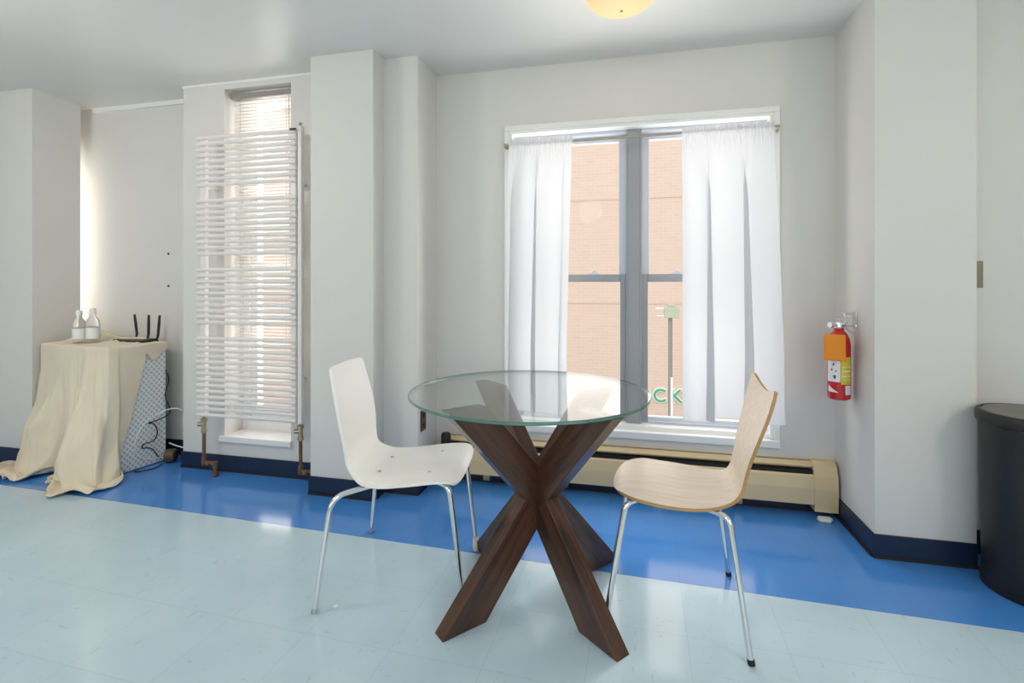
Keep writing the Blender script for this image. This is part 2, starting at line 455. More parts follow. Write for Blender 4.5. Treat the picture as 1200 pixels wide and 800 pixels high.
for (a, b) in ((x0+.045, XM[0]), (XM[1], x1-.045)):
    inner_left = a < 0
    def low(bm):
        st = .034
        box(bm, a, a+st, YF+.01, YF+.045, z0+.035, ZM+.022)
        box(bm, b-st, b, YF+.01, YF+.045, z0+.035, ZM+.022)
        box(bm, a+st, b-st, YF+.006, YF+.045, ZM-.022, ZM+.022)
    s = quick('lower_sash', M['frame_backlit'], w1, low, bevel=.002)
    def lowrail(bm):
        box(bm, a+.034, b-.034, YF+.01, YF+.045, z0+.035, z0+.068)
        box(bm, a+.034, b-.034, YF+.0, YF+.014, z0+.036, z0+.048)
    quick('bottom_rail', M['frame_light'], s, lowrail, bevel=.002)
    quick('pane', M['pane'], s, lambda bm: box(bm, a+.03, b-.03, YF+.025, YF+.029, z0+.06, ZM-.02))
    def up(bm):
        st = .042
        box(bm, a, a+st, YF+.055, YF+.09, ZM-.02, z1-.045)
        box(bm, b-st, b, YF+.055, YF+.09, ZM-.02, z1-.045)
        box(bm, a+st, b-st, YF+.055, YF+.09, z1-.075, z1-.045)
        box(bm, a+st, b-st, YF+.055, YF+.09, ZM-.02, ZM+.02)
    u = quick('upper_sash', M['frame_light'], w1, up, bevel=.002)
    quick('pane', M['pane'], u, lambda bm: box(bm, a+.04, b-.04, YF+.07, YF+.074, ZM+.015, z1-.07))
    mid = (a+b)/2
    lockx = (-.20 if inner_left else .26)
    def lock(bm):
        box(bm, lockx-.03, lockx+.03, YF+.012, YF+.04, ZM+.022, ZM+.030)
        tube(bm, [(lockx-.012, YF+.025, ZM+.03), (lockx+.004, YF+.025, ZM+.046), (lockx+.02, YF+.025, ZM+.034)], .006, 8)
    quick('sash_lock', M['frame_light'], s, lock, smooth=True)

# curtain rod
rod = thing('curtain_rod', 'thin brass curtain rod across the top of the wide window', 'curtain rod', (-.69, 2.765, 1.95))
RY, RZ = 2.765, 1.957
quick('rod', M['rod'], rod, lambda bm: tube(bm, [(-.693, RY, RZ-.007), (.745, RY, RZ+.004)], .0065, 12), smooth=True)
for xx in (-.688, .740):
    def brk(bm):
        tube(bm, [(xx, RY-.004, RZ), (xx, YW-.0175, RZ)], .008, 10)
        tube(bm, [(xx, YW-.022, RZ), (xx, YW-.0175, RZ)], .016, 12)
    quick('bracket', M['rod'], rod, brk, smooth=True, angle=35)

def curtain(name, label, xa_t, xb_t, xa_b, xb_b, zb, seed, folds, nf):
    rnd = random.Random(seed)
    NU, NV = 220, 60
    zt = RZ+.026
    ph = [rnd.uniform(0, 6.28) for _ in range(6)]
    bm = bmesh.new(); grid = []
    for j in range(NV+1):
        v = j/NV; v2 = v**1.15 if j > 6 else v
        row = []
        for i in range(NU+1):
            u = i/NU
            uu = u+.012*math.sin(2*PI*2*u+ph[0])*v
            z = zt-(zt-zb)*v
            dz_hem = .012*math.sin(3*u*PI+ph[1])*v
            xa = xa_t+(xa_b-xa_t)*min(1, v*1.3); xb = xb_t+(xb_b-xb_t)*min(1, v*1.3)
            x = xa+(xb-xa)*uu
            # broad folds that open from the gathers
            k = min(1., v/.25)
            s = sum(a*math.sin(2*PI*f*u+p+1.1*math.sin(2*PI*u*1.3+p)) for f, a, p in ((folds, 1., ph[2]), (folds*1.9, .22, ph[3]), (folds*.6, .6, ph[4])))
            amp = .005+.024*k
            y = RY-.012+(s/1.5)*amp*.45-.018*k
            kk = min(1., max(0., (v-.02)/.20))*(.75+.45*v)
            win = min(1., u/.10)*min(1., (1-u)/.10)
            fa = 2*PI*nf*uu+ph[2]+.5*math.sin(2*PI*u+ph[3])
            x += .9*(xb-xa)/(2*PI*nf)*1.75*kk*win*math.sin(fa)
            y += .017*kk*win*math.cos(fa)*(1 if nf > 0 else 0)
            # gathers at the rod pocket
            gth = max(0., 1-v/.10)**1.5
            y += gth*.0055*(math.sin(2*PI*26*u+ph[5]+2*math.sin(9*u))+.6*math.sin(2*PI*41*u))
            d = (z-RZ)
            if abs(d) < .03:
                y = y*(abs(d)/.03)+(RY-.0095+.004*math.sin(2*PI*30*u+ph[5]))*(1-abs(d)/.03)
            y = min(y, YW-.024)
            row.append(bm.verts.new((x, y, z+dz_hem+(.004*math.sin(2*PI*23*u+ph[5]) if j == 0 else 0))))
        grid.append(row)
    for j in range(NV):
        for i in range(NU):
            bm.faces.new((grid[j][i], grid[j][i+1], grid[j+1][i+1], grid[j+1][i]))
    o = link(name, bm, M['curtain'], None, smooth=True, angle=180)
    tag(o, label, 'curtain')
    o['_o'] = (0, 0, 0)
    # sewn hem
    bm = bmesh.new()
    rows = grid[-1]
    return o
def curtain_pair():
    a = curtain('curtain', 'sheer white curtain panel at the left of the wide window', -.665, -.302, -.678, -.335, .445, 3, 3.6, 2.4)
    b = curtain('curtain', 'sheer white curtain panel hanging behind the light wood chair', .272, .720, .272, .760, .455, 11, 3.2, 2.3)
    for o in (a, b): o['group'] = 'curtains of the wide window'
curtain_pair()

# ------------------------------------------------------------------ narrow window, blind, radiator
w2 = sempty('window_2', (W2[0], YR, W2[2]))
x0, x1, z0, z1 = W2
def rec(bm):
    box(bm, x0+.05, x1-.05, YR+.15, YR+.24, z1-.05, z1)
    box(bm, x0-.006, x0+.05, YR+.15, YR+.24, z0, z1)
    box(bm, x1-.05, x1+.006, YR+.15, YR+.24, z0, z1)
    box(bm, x0+.05, x1-.05, YR+.15, YR+.24, z0, z0+.06)
    box(bm, x0+.05, x1-.05, YR+.17, YR+.22, 1.25, 1.31)
quick('window_frame', M['trim'], w2, rec, bevel=.004)
quick('pane', M['pane'], w2, lambda bm: box(bm, x0+.045, x1-.045, YR+.193, YR+.197, z0+.055, z1-.045))
def mun(bm):
    box(bm, x0+.05, x0+.10, YR+.165, YR+.215, z0+.06, z1-.05)
    box(bm, x1-.085, x1-.05, YR+.165, YR+.215, z0+.06, z1-.05)
    box(bm, x0+.10, x1-.085, YR+.165, YR+.215, z0+.06, z0+.13)
quick('sash', M['trim'], w2, mun, bevel=.003)
quick('sill', M['trim'], w2, lambda bm: (box(bm, x0+.001, x1-.001, YR-.001, YR+.155, z0-.01, z0+.006), box(bm, x0-.025, x1+.012, YR-.022, YR-.0005, z0-.03, z0+.006)), bevel=.004)
def brs(bm): tube(bm, [(x0+.06, YR+.145, .575), (x1-.0, YR+.145, .575)], .006, 8)
quick('brass_rail', M['brass'], w2, brs, smooth=True)

bl = thing('venetian_blind', 'open white venetian blind inside the narrow window behind the radiator', 'blind', (-2.2, YR+.05, .40))
YBL = YR+.062
def hr(bm): prism(bm, [(YBL-.02, 2.325), (YBL-.022, 2.355), (YBL-.015, 2.362), (YBL+.02, 2.362), (YBL+.02, 2.325)], 0, x0+.012, x1-.004)
quick('headrail', M['blind_rail_shaded'], bl, hr, bevel=.002)
sl0 = None
NS = 94; ztop, zbot = 2.305, .40
for k in range(NS):
    z = ztop-(ztop-zbot)*k/(NS-1)
    if sl0 is None:
        bm = bmesh.new(); pts = []
        for j in range(5):
            t = (j-2)/2
            pts.append((YBL+t*.0125*math.cos(.22), z+t*.0125*math.sin(-.22)+.0018*(1-t*t)))
        low = [(p[0], p[1]-.0009) for p in reversed(pts)]
        prism(bm, pts+low, 0, x0+.02, x1-.012)
        sl0 = link('slat', bm, M['blind'], bl, smooth=True); zz0 = z
    else:
        c = sl0.copy(); COL.objects.link(c); c.parent = bl; c.location = (0, 0, z-zz0)
quick('bottom_rail', M['blind'], bl, lambda bm: box(bm, x0+.02, x1-.012, YBL-.012, YBL+.012, zbot-.030, zbot-.016), bevel=.003)
for xx in (x0+.07, x1-.07):
    quick('ladder_cord', M['cord'], bl, lambda bm: (tube(bm, [(xx, YBL-.0135, ztop+.02), (xx, YBL-.0135, zbot-.02)], .0009, 6), tube(bm, [(xx, YBL+.0135, ztop+.02), (xx, YBL+.0135, zbot-.02)], .0009, 6)))
quick('lift_cord', M['cord'], bl, lambda bm: tube(bm, smooth_path([(x1-.045, YBL-.022, 2.33), (x1-.047, YBL-.022, 2.0), (x1-.060, YBL-.022, 1.97), (x1-.04, YBL-.022, 1.90), (x1-.035, YBL-.022, 1.35)]), .0016, 6))
quick('wood_tag', M['orange'], bl, lambda bm: tube(bm, [(x1-.13, YBL+.028, 2.215), (x1-.04, YBL+.028, 2.215)], .007, 8))

rd = thing('towel_radiator', 'tall white ladder radiator of thin horizontal bars before the narrow window', 'radiator', (-2.195, 2.50, .35))
XA, XZ = -2.535, -1.852
YRD = 2.505
GAPS = [9, 10, 10, 14]; PITCH = .0352; EXTRA = .061
z = 2.038; t0 = None; zlist = []
for gi, n in enumerate(GAPS):
    for k in range(n):
        zlist.append(z); z -= PITCH
    z -= EXTRA
for k, z in enumerate(zlist):
    if t0 is None:
        bm = bmesh.new()
        prof = [(YRD-.0145+.010*math.cos(a), z+.0115*math.sin(a)) for a in [2*PI*i/12 for i in range(12)]]
        prism(bm, prof, 0, XA, XZ)
        t0 = link('bar', bm, M['rad'], rd, smooth=True); zt0 = z
    else:
        c = t0.copy(); COL.objects.link(c); c.parent = rd; c.location = (0, 0, z-zt0)
zb_ = zlist[-1]
for xx in (XA+.028, XZ-.028):
    quick('collector', M['rad'], rd, lambda bm: box(bm, xx-.019, xx+.019, YRD-.008, YRD+.024, zb_-.012, 2.05), bevel=.007)
quick('end_cap', M['rad'], rd, lambda bm: box(bm, XZ+.002, XZ+.030, YRD-.012, YRD+.020, zb_-.02, 2.07), bevel=.008)
quick('bleed_valve', M['brown'], rd, lambda bm: tube(bm, [(XZ-.03, YRD-.028, 2.045), (XZ+.006, YRD-.03, 2.043)], .007, 8), smooth=True)
quick('bleed_knob', M['brass'], rd, lambda bm: tube(bm, [(XZ+.012, YRD, 2.07), (XZ+.018, YRD, 2.09)], .008, 8), smooth=True)
for zz in (.6, 1.75):
    for xx in (XA+.03, XZ-.03):
        quick('wall_bracket', M['rad'], rd, lambda bm: tube(bm, [(xx, YRD+.02, zz), (xx, YR-.002, zz)], .011, 10), smooth=True)
# valves and pipes
for side, xx in ((0, XA+.028), (1, XZ+.012)):
    v = quick('valve', M['brass'], rd, lambda bm: (tube(bm, [(xx, YRD+.006, zb_-.012), (xx, YRD+.006, zb_-.03)], .009, 10),
        tube(bm, [(xx, YRD+.006, zb_-.028), (xx, YRD+.006, zb_-.045)], .019, 10), tube(bm, [(xx, YRD+.006, zb_-.045), (xx, YRD+.006, zb_-.098)], .014, 10),
        tube(bm, [(xx, YRD+.006, zb_-.062), (xx-.03, YRD-.008, zb_-.062)], .013, 10), tube(bm, [(xx, YRD+.006, zb_-.095), (xx, YRD+.006, zb_-.115)], .017, 6)), smooth=True, angle=30)
    if side == 0:
        path = fillet([(xx, YRD+.006, zb_-.11), (xx, YRD+.006, .085), (xx+.075, YRD+.01, .075), (xx+.075, YRD+.012, .004)], .02)
    else:
        path = fillet([(xx, YRD+.006, zb_-.11), (xx+.002, YRD+.006, .085), (xx+.10, YRD+.03, .075), (XCH0-.011, YRD+.03, .075)], .02)
    def pp(bm):
        tube(bm, path, .0105, 10)
        tube(bm, [(xx, YRD+.006, .115), (xx, YRD+.006, .07)], .015, 10)
        tube(bm, [(xx+.02, YRD+.006, .077), (xx+.045, YRD+.008, .077)], .015, 10)
        if side == 0:
            tube(bm, [(xx+.075, YRD+.01, .09), (xx+.075, YRD+.012, .05)], .016, 10)
            tube(bm, [(xx+.075, YRD+.012, .02), (xx+.075, YRD+.012, .001)], .018, 10)
    quick('supply_pipe', M['rust'], rd, pp, smooth=True, angle=35)

# ------------------------------------------------------------------ baseboard heater
ht = thing('baseboard_heater', 'long tan metal baseboard heater with a dark slot under the wide window', 'heater', (0, YW-.035, .03))
HX0, HX1 = -1.085, 1.005
def hb(bm):
    box(bm, HX0, HX1, YW-.020, YW-.010, .045, .262)
quick('back_panel', M['heater'], ht, hb)
def hhood(bm):
    prism(bm, [(YW-.001, .262), (YW-.03, .262), (YW-.052, .246), (YW-.052, .241), (YW-.032, .255), (YW-.001, .256)], 0, HX0+.02, HX1-.085)
quick('hood', M['heater'], ht, hhood)
def hf(bm):
    prism(bm, [(YW-.062, .207), (YW-.070, .198), (YW-.078, .140), (YW-.074, .060), (YW-.071, .060), (YW-.074, .140), (YW-.066, .198), (YW-.058, .205)], 0, HX0+.02, HX1-.085)
quick('front_panel', M['heater'], ht, hf)
quick('heating_element', M['dark'], ht, lambda bm: (box(bm, HX0+.03, HX1-.09, YW-.058, YW-.010, .075, .225), tube(bm, [(HX0+.03, YW-.035, .066), (HX1-.09, YW-.035, .066)], .010, 8)))
def cap(bm):
    prism(bm, [(YW-.001, .268), (YW-.035, .268), (YW-.062, .252), (YW-.080, .205), (YW-.086, .140), (YW-.082, .030), (YW-.001, .030)], 0, HX1-.105, HX1)
    prism(bm, [(YW-.083, .062), (YW-.0845, .062), (YW-.0845, .066), (YW-.083, .066)], 0, HX1-.104, HX1-.001)
quick('end_cap', M['heater'], ht, cap, bevel=.004)
def lcap(bm):
    prism(bm, [(YW-.002, .255), (YW-.05, .255), (YW-.078, .235), (YW-.085, .14), (YW-.08, .045), (YW-.002, .045)], 0, HX0+.01, HX0+.022)
quick('end_cap', M['heater'], ht, lcap, bevel=.002)
k = quick('pipe_cap', M['black'], ht, lambda bm: lathe(bm, [(0, .20), (.027, .20), (.028, .285), (.022, .298), (0, .30)], HX0+.050, YW-.10, 20), smooth=True)
k['label'] = 'black rounded cap at the heater end'
for xx in (-.80, -.35, .15, .55):
    quick('bracket', M['brass'], ht, lambda bm: box(bm, xx-.02, xx+.02, YW-.07, YW-.012, .028, .062), bevel=.003)
o = quick('plastic_pad', M['paper'], None, lambda bm: prism(bm, [(.905, 2.70), (.955, 2.695), (.972, 2.72), (.965, 2.744), (.91, 2.744), (.90, 2.72)], 2, 0, .016), bevel=.006)
tag(o, 'small white plastic pad on the floor by the heater end cap', 'plastic pad')

# ------------------------------------------------------------------ wall fittings
sw = thing('light_switch', 'bronze light switch plate on the grey wall above the bin', 'light switch', (1.455, YST-.003, 1.2))
quick('plate', M['bronze'], sw, lambda bm: box(bm, 1.412, 1.484, YST-.006, YST, 1.143, 1.257), bevel=.002)
quick('toggle', M['brass'], sw, lambda bm: prism(bm, [(YST-.006, 1.19), (YST-.006, 1.212), (YST-.02, 1.198), (YST-.018, 1.19)], 0, 1.4435, 1.4525), bevel=.001)
for zz in (1.165, 1.235):
    quick('screw', M['brass'], sw, lambda bm: tube(bm, [(1.448, YST-.005, zz), (1.448, YST-.0075, zz)], .004, 10))
ol = thing('wall_outlet', 'small brown outlet plate low on the side of the stepped wall', 'outlet', (XST, 2.62, .40))
quick('plate', M['brown'], ol, lambda bm: box(bm, XST, XST+.006, 2.585, 2.655, .335, .45), bevel=.002)
for zz in (.365, .42):
    quick('socket', M['rubber'], ol, lambda bm: tube(bm, [(XST+.005, 2.62, zz), (XST+.008, 2.62, zz)], .015, 12))
for zz, nm in ((1.372, 'upper of two tiny dark wall anchors beside the radiator'), (1.150, 'lower of two tiny dark wall anchors, above the router')):
    o = quick('wall_anchor', M['black'], None, lambda bm: tube(bm, [(-3.09, YN, zz), (-3.09, YN-.008, zz)], [.008, .004], 10), smooth=True)
    tag(o, nm, 'wall anchor')

# fire extinguisher on the pier
EX, EY = .952, 2.60
ex = thing('fire_extinguisher', 'small red fire extinguisher with an orange tag hanging on the pier', 'fire extinguisher', (EX, EY, .62))
EZ = .625
quick('cylinder', M['red'], ex, lambda bm: lathe(bm, [(0, EZ+.004), (.036, EZ), (.045, EZ+.006), (.047, EZ+.02), (.047, EZ+.255), (.043, EZ+.28), (.032, EZ+.305), (.02, EZ+.318), (.02, EZ+.33), (0, EZ+.33)], EX, EY, 36), smooth=True)
cam_a = math.atan2(-EY, -EX)
def lab(a0, a1, zz0, zz1, r=.0476):
    def f(bm):
        rings = lathe(bm, [(r, zz0), (r, zz1), (.0465, zz1), (.0465, zz0), (r, zz0)], EX, EY, 14, a0=a0, a1=a1)
    return f
lb = quick('white_label', M['paper'], ex, lab(cam_a-1.15, cam_a+.12, EZ+.085, EZ+.185), smooth=True)
for da, zz, s, mm in ((-.45, EZ+.165, .005, 'ink'), (-.62, EZ+.14, .005, 'red'), (-.35, EZ+.108, .008, 'ink'), (-.25, EZ+.135, .004, 'ink')):
    quick('pictogram', M[mm], lb, lab(cam_a+da-s*14, cam_a+da+s*14, zz-s, zz+s, .0481))
yl = quick('yellow_label', M['yellow'], ex, lab(cam_a+.16, cam_a+1.2, EZ+.075, EZ+.20), smooth=True)
for zz, hh in ((EZ+.135, .006), (EZ+.112, .004), (EZ+.155, .002), (EZ+.098, .002)):
    quick('print_line', M['paper'], yl, lab(cam_a+.25, cam_a+1.15, zz-hh/2, zz+hh/2, .0481))
def tri(bm):
    n = 8
    for i in range(n):
        a, b = cam_a-1.0+i*.12, cam_a-1.0+(i+1)*.12
        h0, h1 = .03*(1-i/n), .03*(1-(i+1)/n)
        zz = EZ+.045
        v = [bm.verts.new((EX+.0477*math.cos(t), EY+.0477*math.sin(t), zz+q)) for t, q in ((a, -.008), (b, -.008), (b, -.008+h1), (a, -.008+h0))]
        if h1 < 1e-6: bm.faces.new(v[:2]+v[3:])
        else: bm.faces.new(v)
quick('white_arrow', M['paper'], ex, tri)
quick('fine_print', M['paper'], ex, lab(cam_a+.55, cam_a+1.2, EZ+.028, EZ+.07))
def head(bm):
    lathe(bm, [(0, EZ+.325), (.017, EZ+.325), (.019, EZ+.345), (.014, EZ+.36), (0, EZ+.362)], EX, EY, 16)
    tube(bm, [(EX, EY, EZ+.345), (EX-.035, EY-.012, EZ+.345)], .008, 10)
    tube(bm, [(EX-.033, EY-.012, EZ+.345), (EX-.044, EY-.016, EZ+.345)], .014, 14)
quick('valve', M['chrome'], ex, head, smooth=True, angle=35)
def lever(dz, tilt):
    def f(bm):
        mtx = Matrix.Translation((EX+.008, EY, EZ+.352+dz)) @ Matrix.Rotation(tilt, 4, 'Y')
        box(bm, -.03, .07, -.010, .010, 0, .006, mtx=mtx)
    return f
quick('lever', M['chrome'], ex, lever(.018, -.10), bevel=.002)
quick('carry_handle', M['chrome'], ex, lever(-.006, .75), bevel=.002)
otag = quick('orange_tag', M['orange'], ex, lambda bm: box(bm, -.042, .042, -.006, .006, -.06, .06, mtx=Matrix.Translation((EX-.038, EY-.058, EZ+.245)) @ Matrix.Rotation(math.radians(-24), 4, 'Z') @ Matrix.Rotation(math.radians(4), 4, 'X')), bevel=.006)
quick('tag_fold', M['orange'], otag, lambda bm: box(bm, -.042, .042, -.009, .004, -.06, -.027, mtx=Matrix.Translation((EX-.038, EY-.059, EZ+.245)) @ Matrix.Rotation(math.radians(-24), 4, 'Z') @ Matrix.Rotation(math.radians(4), 4, 'X')), bevel=.004)
hk = thing('wall_hook', 'chrome wall bracket on the pier carrying the red extinguisher', 'wall hook', (XP, EY, 1.0))
quick('back_plate', M['chrome'], hk, lambda bm: box(bm, XP-.004, XP, EY-.02, EY+.02, .955, 1.03), bevel=.002)
quick('hook_arm', M['chrome'], hk, lambda bm: (tube(bm, fillet([(XP-.003, EY-.012, 1.02), (XP-.05, EY-.014, 1.026), (EX+.020, EY-.024, 1.005)], .03), .005, 8), tube(bm, fillet([(XP-.003, EY-.012, .965), (XP-.05, EY-.014, .966), (EX+.022, EY-.024, .985)], .03), .005, 8)), smooth=True)

# ------------------------------------------------------------------ waste bin
BX, BY, BR = 1.494, 2.268, .168
wb = thing('waste_bin', 'round black plastic waste bin with a flat lid beside the pier', 'bin', (BX, BY, 0))
quick('body', M['bin'], wb, lambda bm: lathe(bm, [(0, .0), (BR-.018, .0), (BR-.014, .012), (BR-.004, .60), (BR-.002, .635), (0, .635)], BX, BY, 64), smooth=True)
quick('base_ring', M['black'], wb, lambda bm: lathe(bm, [(BR-.014, 0), (BR-.008, .002), (BR-.008, .022), (BR-.014, .024)], BX, BY, 64), smooth=True)
quick('rim', M['black'], wb, lambda bm: lathe(bm, [(BR-.006, .625), (BR+.006, .63), (BR+.007, .662), (BR+.001, .672), (BR-.010, .672)], BX, BY, 64), smooth=True)
quick('lid', M['bin_lid'], wb, lambda bm: lathe(bm, [(BR-.010, .668), (BR-.016, .673), (BR-.05, .676), (0, .678)], BX, BY, 64), smooth=True)

# ------------------------------------------------------------------ ceiling lamp
cl = thing('ceiling_lamp', 'warm glowing glass dome lamp fixed to the ceiling', 'ceiling lamp', (-.03, 2.16, ZC))
M['dome'] = mat('warm_glass_dome', (.30, .24, .15), .5, emit=(1., .70, .36), estr=.75)
CLX, CLY = -.03, 2.15
quick('base_ring', M['trim'], cl, lambda bm: lathe(bm, [(.05, ZC), (.168, ZC), (.17, ZC-.012), (.16, ZC-.02), (.15, ZC-.02)], CLX, CLY, 48), smooth=True)
quick('glass_dome', M['dome'], cl, lambda bm: lathe(bm, [(.158*math.cos(a), ZC-.018-.092*math.sin(a)) for a in [i*PI/2/12 for i in range(13)]], CLX, CLY, 48), smooth=True, angle=180)
quick('finial', M['brass'], cl, lambda bm: lathe(bm, [(.006, ZC-.108), (.007, ZC-.112), (0, ZC-.116)], CLX, CLY, 16), smooth=True)

# ------------------------------------------------------------------ round glass table
TC = (-.333, 1.845)
tb = thing('dining_table', 'round glass-topped table on crossed dark wood planks between two chairs', 'table', (TC[0], TC[1], 0))
GC, GR, GZ0, GZ1 = (-.378, 1.893), .459, .736, .747
ZT = .736
idx = 0
for ang in (math.radians(49.3), math.radians(139.5)):
    for flip in (1, -1):
        bm = bmesh.new()
        th = .0300 if flip == 1 else .0297
        poly = [(flip*.250, 0), (flip*.418, 0), (-flip*.242, ZT), (-flip*.397, ZT)]
        tilt = math.atan2(-flip*.654, ZT)
        R_ = Matrix.Rotation(ang, 4, 'Z') @ Matrix.Rotation(tilt, 4, 'Y')
        prism(bm, poly, 1, -th, th, mtx=Matrix.Rotation(-tilt, 4, 'Y'))
        lg = link('leg', bm, M['walnut'], None, bevel=.003)
        lg.parent = tb; lg.matrix_basis = R_
        idx += 1
bm = bmesh.new()
n = 128
for (r, z) in ((GR-.0025, GZ1), (GR-.0025, GZ0)):
    vs = [bm.verts.new((GC[0]+r*math.cos(2*PI*k/n), GC[1]+r*math.sin(2*PI*k/n), z)) for k in range(n)]
    bm.faces.new(vs)
gt = link('glass_top', bm, M['tglass'], tb)
eg = quick('glass_edge', M['tedge'], gt, lambda bm: lathe(bm, [(GR-.003, GZ0), (GR-.0005, GZ0+.0015), (GR, GZ0+.0055), (GR-.0005, GZ1-.0015), (GR-.003, GZ1)], GC[0], GC[1], n), smooth=True, angle=180)
eg['label'] = 'pale green polished glass edge'

# ------------------------------------------------------------------ chairs
def catmull(xs, ys, q):
    """monotone-ish cubic interpolation"""
    n = len(xs)
    if q <= xs[0]: return ys[0]
    if q >= xs[-1]: return ys[-1]
    i = max(k for k in range(n-1) if xs[k] <= q)
    h = xs[i+1]-xs[i]; t = (q-xs[i])/h
    def m(k):
        if k == 0: return (ys[1]-ys[0])/(xs[1]-xs[0])
        if k == n-1: return (ys[-1]-ys[-2])/(xs[-1]-xs[-2])
        return (ys[k+1]-ys[k-1])/(xs[k+1]-xs[k-1])
    return ((2*t**3-3*t*t+1)*ys[i]+(t**3-2*t*t+t)*h*m(i)+(-2*t**3+3*t*t)*ys[i+1]+(t**3-t*t)*h*m(i+1))

def shell(prof, widths, top_cut, front_cut, crv, thick=.010, ns=90, nt=44):
    """prof: (fwd, z) from top of back to front lip; widths: (arc fraction, half width);
    top_cut/front_cut(t): metres trimmed from either end at lateral position t; crv(fraction): sideways curvature"""
    P = [Vector((a, 0, b)) for a, b in prof]
    path = smooth_path(P, 12)
    L = [0]
    for a, b in zip(path, path[1:]): L.append(L[-1]+(b-a).length)
    S = L[-1]
    def at(s):
        s = max(0, min(S, s))
        i = max(k for k in range(len(L)-1) if L[k] <= s)
        t = (s-L[i])/(L[i+1]-L[i]); p = path[i].lerp(path[i+1], t)
        i0, i1 = max(i-2, 0), min(i+3, len(path)-1)
        d = (path[i1]-path[i0]).normalized()
        nrm = Vector((d.z, 0, -d.x))      # towards the sitter
        if nrm.x < -.2 or (abs(nrm.x) <= .3 and nrm.z < 0): nrm = -nrm
        return p, nrm
    bm = bmesh.new(); top = []; bot = []
    fx = [w[0] for w in widths]; fy = [w[1] for w in widths]
    for i in range(ns+1):
        rt = []; rb = []
        for j in range(nt+1):
            t = math.sin((j/nt-.5)*PI)       # denser at the edges
            s0, s1 = top_cut(t), S-front_cut(t)
            s = s0+(s1-s0)*i/ns
            p, nr = at(s)
            w = catmull(fx, fy, s/S)
            y = t*w
            q = p+Vector((0, y, 0))+nr*(crv(s/S)*t*t)
            rt.append(bm.verts.new(q+nr*thick/2)); rb.append(bm.verts.new(q-nr*thick/2))
        top.append(rt); bot.append(rb)
    for i in range(ns):
        for j in range(nt):
            bm.faces.new((top[i][j], top[i][j+1], top[i+1][j+1], top[i+1][j]))
            bm.faces.new((bot[i][j], bot[i+1][j], bot[i+1][j+1], bot[i][j+1]))
    def edge(a, b, c, d):
        f = bm.faces.new((a, b, c, d)); f.material_index = 1
    for i in range(ns):
        for j in (0, nt): edge(top[i][j], top[i+1][j], bot[i+1][j], bot[i][j])
    for j in range(nt):
        for i in (0, ns): edge(top[i][j], top[i][j+1], bot[i][j+1], bot[i][j])
    return bm

def round_cut(r, n, add=lambda t: 0.):
    return lambda t: r*(1-max(0., 1-abs(t)**n)**(1/n))+add(t)

def chair(name, label, origin, rot, prof, widths, top_cut, front_cut, crv, mats, legs, glides, screws, thick):
    c = thing(name, label, 'chair', (*origin, 0), rot=rot)
    name_dark = mats[0] is M['oak']
    sh = link('seat_shell', shell(prof, widths, top_cut, front_cut, crv, thick), mats, c, smooth=True, angle=50)
    for (path, foot), gl in zip(legs, glides):
        lg = quick('leg', M['chrome'], c, lambda bm: tube(bm, fillet(path, .055, 8), .0095, 14), smooth=True)
        f = Vector(foot); d = (Vector(path[-2])-f).normalized()
        if gl == 'cream':
            g = quick('foot_glide', M['glide'], lg, lambda bm: tube(bm, [f+d*.055, f+d*.045, f+d*.02, f], [.0115, .013, .016, .016], 14), smooth=True)
            g['label'] = 'cream plastic foot glide'
        else:
            quick('foot_glide', M['rubber' if name_dark else 'steel'], lg, lambda bm: tube(bm, [f+d*.016, f], [.0108, .0112], 14), smooth=True)
    for s in screws:
        quick('screw', M['steel'], sh, lambda bm: lathe(bm, [(.0075, s[2]), (.006, s[2]+.002), (0, s[2]+.0025)], s[0], s[1], 14), smooth=True)
    return c

# white chair, facing the table from the left
w_prof = [(-.016, .838), (.002, .760), (.024, .665), (.040, .575), (.048, .505), (.072, .456), (.130, .426), (.205, .420), (.300, .430), (.400, .442), (.465, .443), (.500, .424)]
w_wid = [(0, .157), (.06, .165), (.2, .178), (.30, .176), (.41, .162), (.48, .168), (.55, .200), (.64, .218), (.80, .224), (.92, .219), (1, .212)]
w_legs = []
for sgn in (-1, 1):
    rear = [(.24, sgn*.10, .405), (.165, sgn*.165, .405), (.045, sgn*.245, .392), (.0, sgn*.284, .0)]
    front = [(.33, sgn*.09, .415), (.405, sgn*.150, .421), (.460, sgn*.188, .418), (.512, sgn*.172, .0)]
    w_legs += [(rear, rear[-1]), (front, front[-1])]
wrot = math.radians(9.2)
wo = (-1.123+.0*.159, 1.827)
wc = chair('dining_chair', 'white moulded chair with chrome legs left of the glass table', wo, wrot, w_prof, w_wid,
      round_cut(.030, 5), round_cut(.045, 3.6), lambda f: (.016 if f < .4 else .016*max(0, (.55-f)/.15)) if f < .55 else 0.,
      [M['white_shell'], M['white_shell']], w_legs, ['', '', '', 'cream'],
      [(.165, -.080, .4275), (.165, .080, .4275), (.372, -.120, .4440), (.372, .120, .4440)], .011)
def brk(bm):
    box(bm, .24, .34, -.095, .095, .3985, .412)
    box(bm, .225, .285, -.150, -.095, .394, .413)
    box(bm, .225, .285, .095, .150, .394, .413)
quick('under_bracket', M['trim'], wc, brk, bevel=.004)

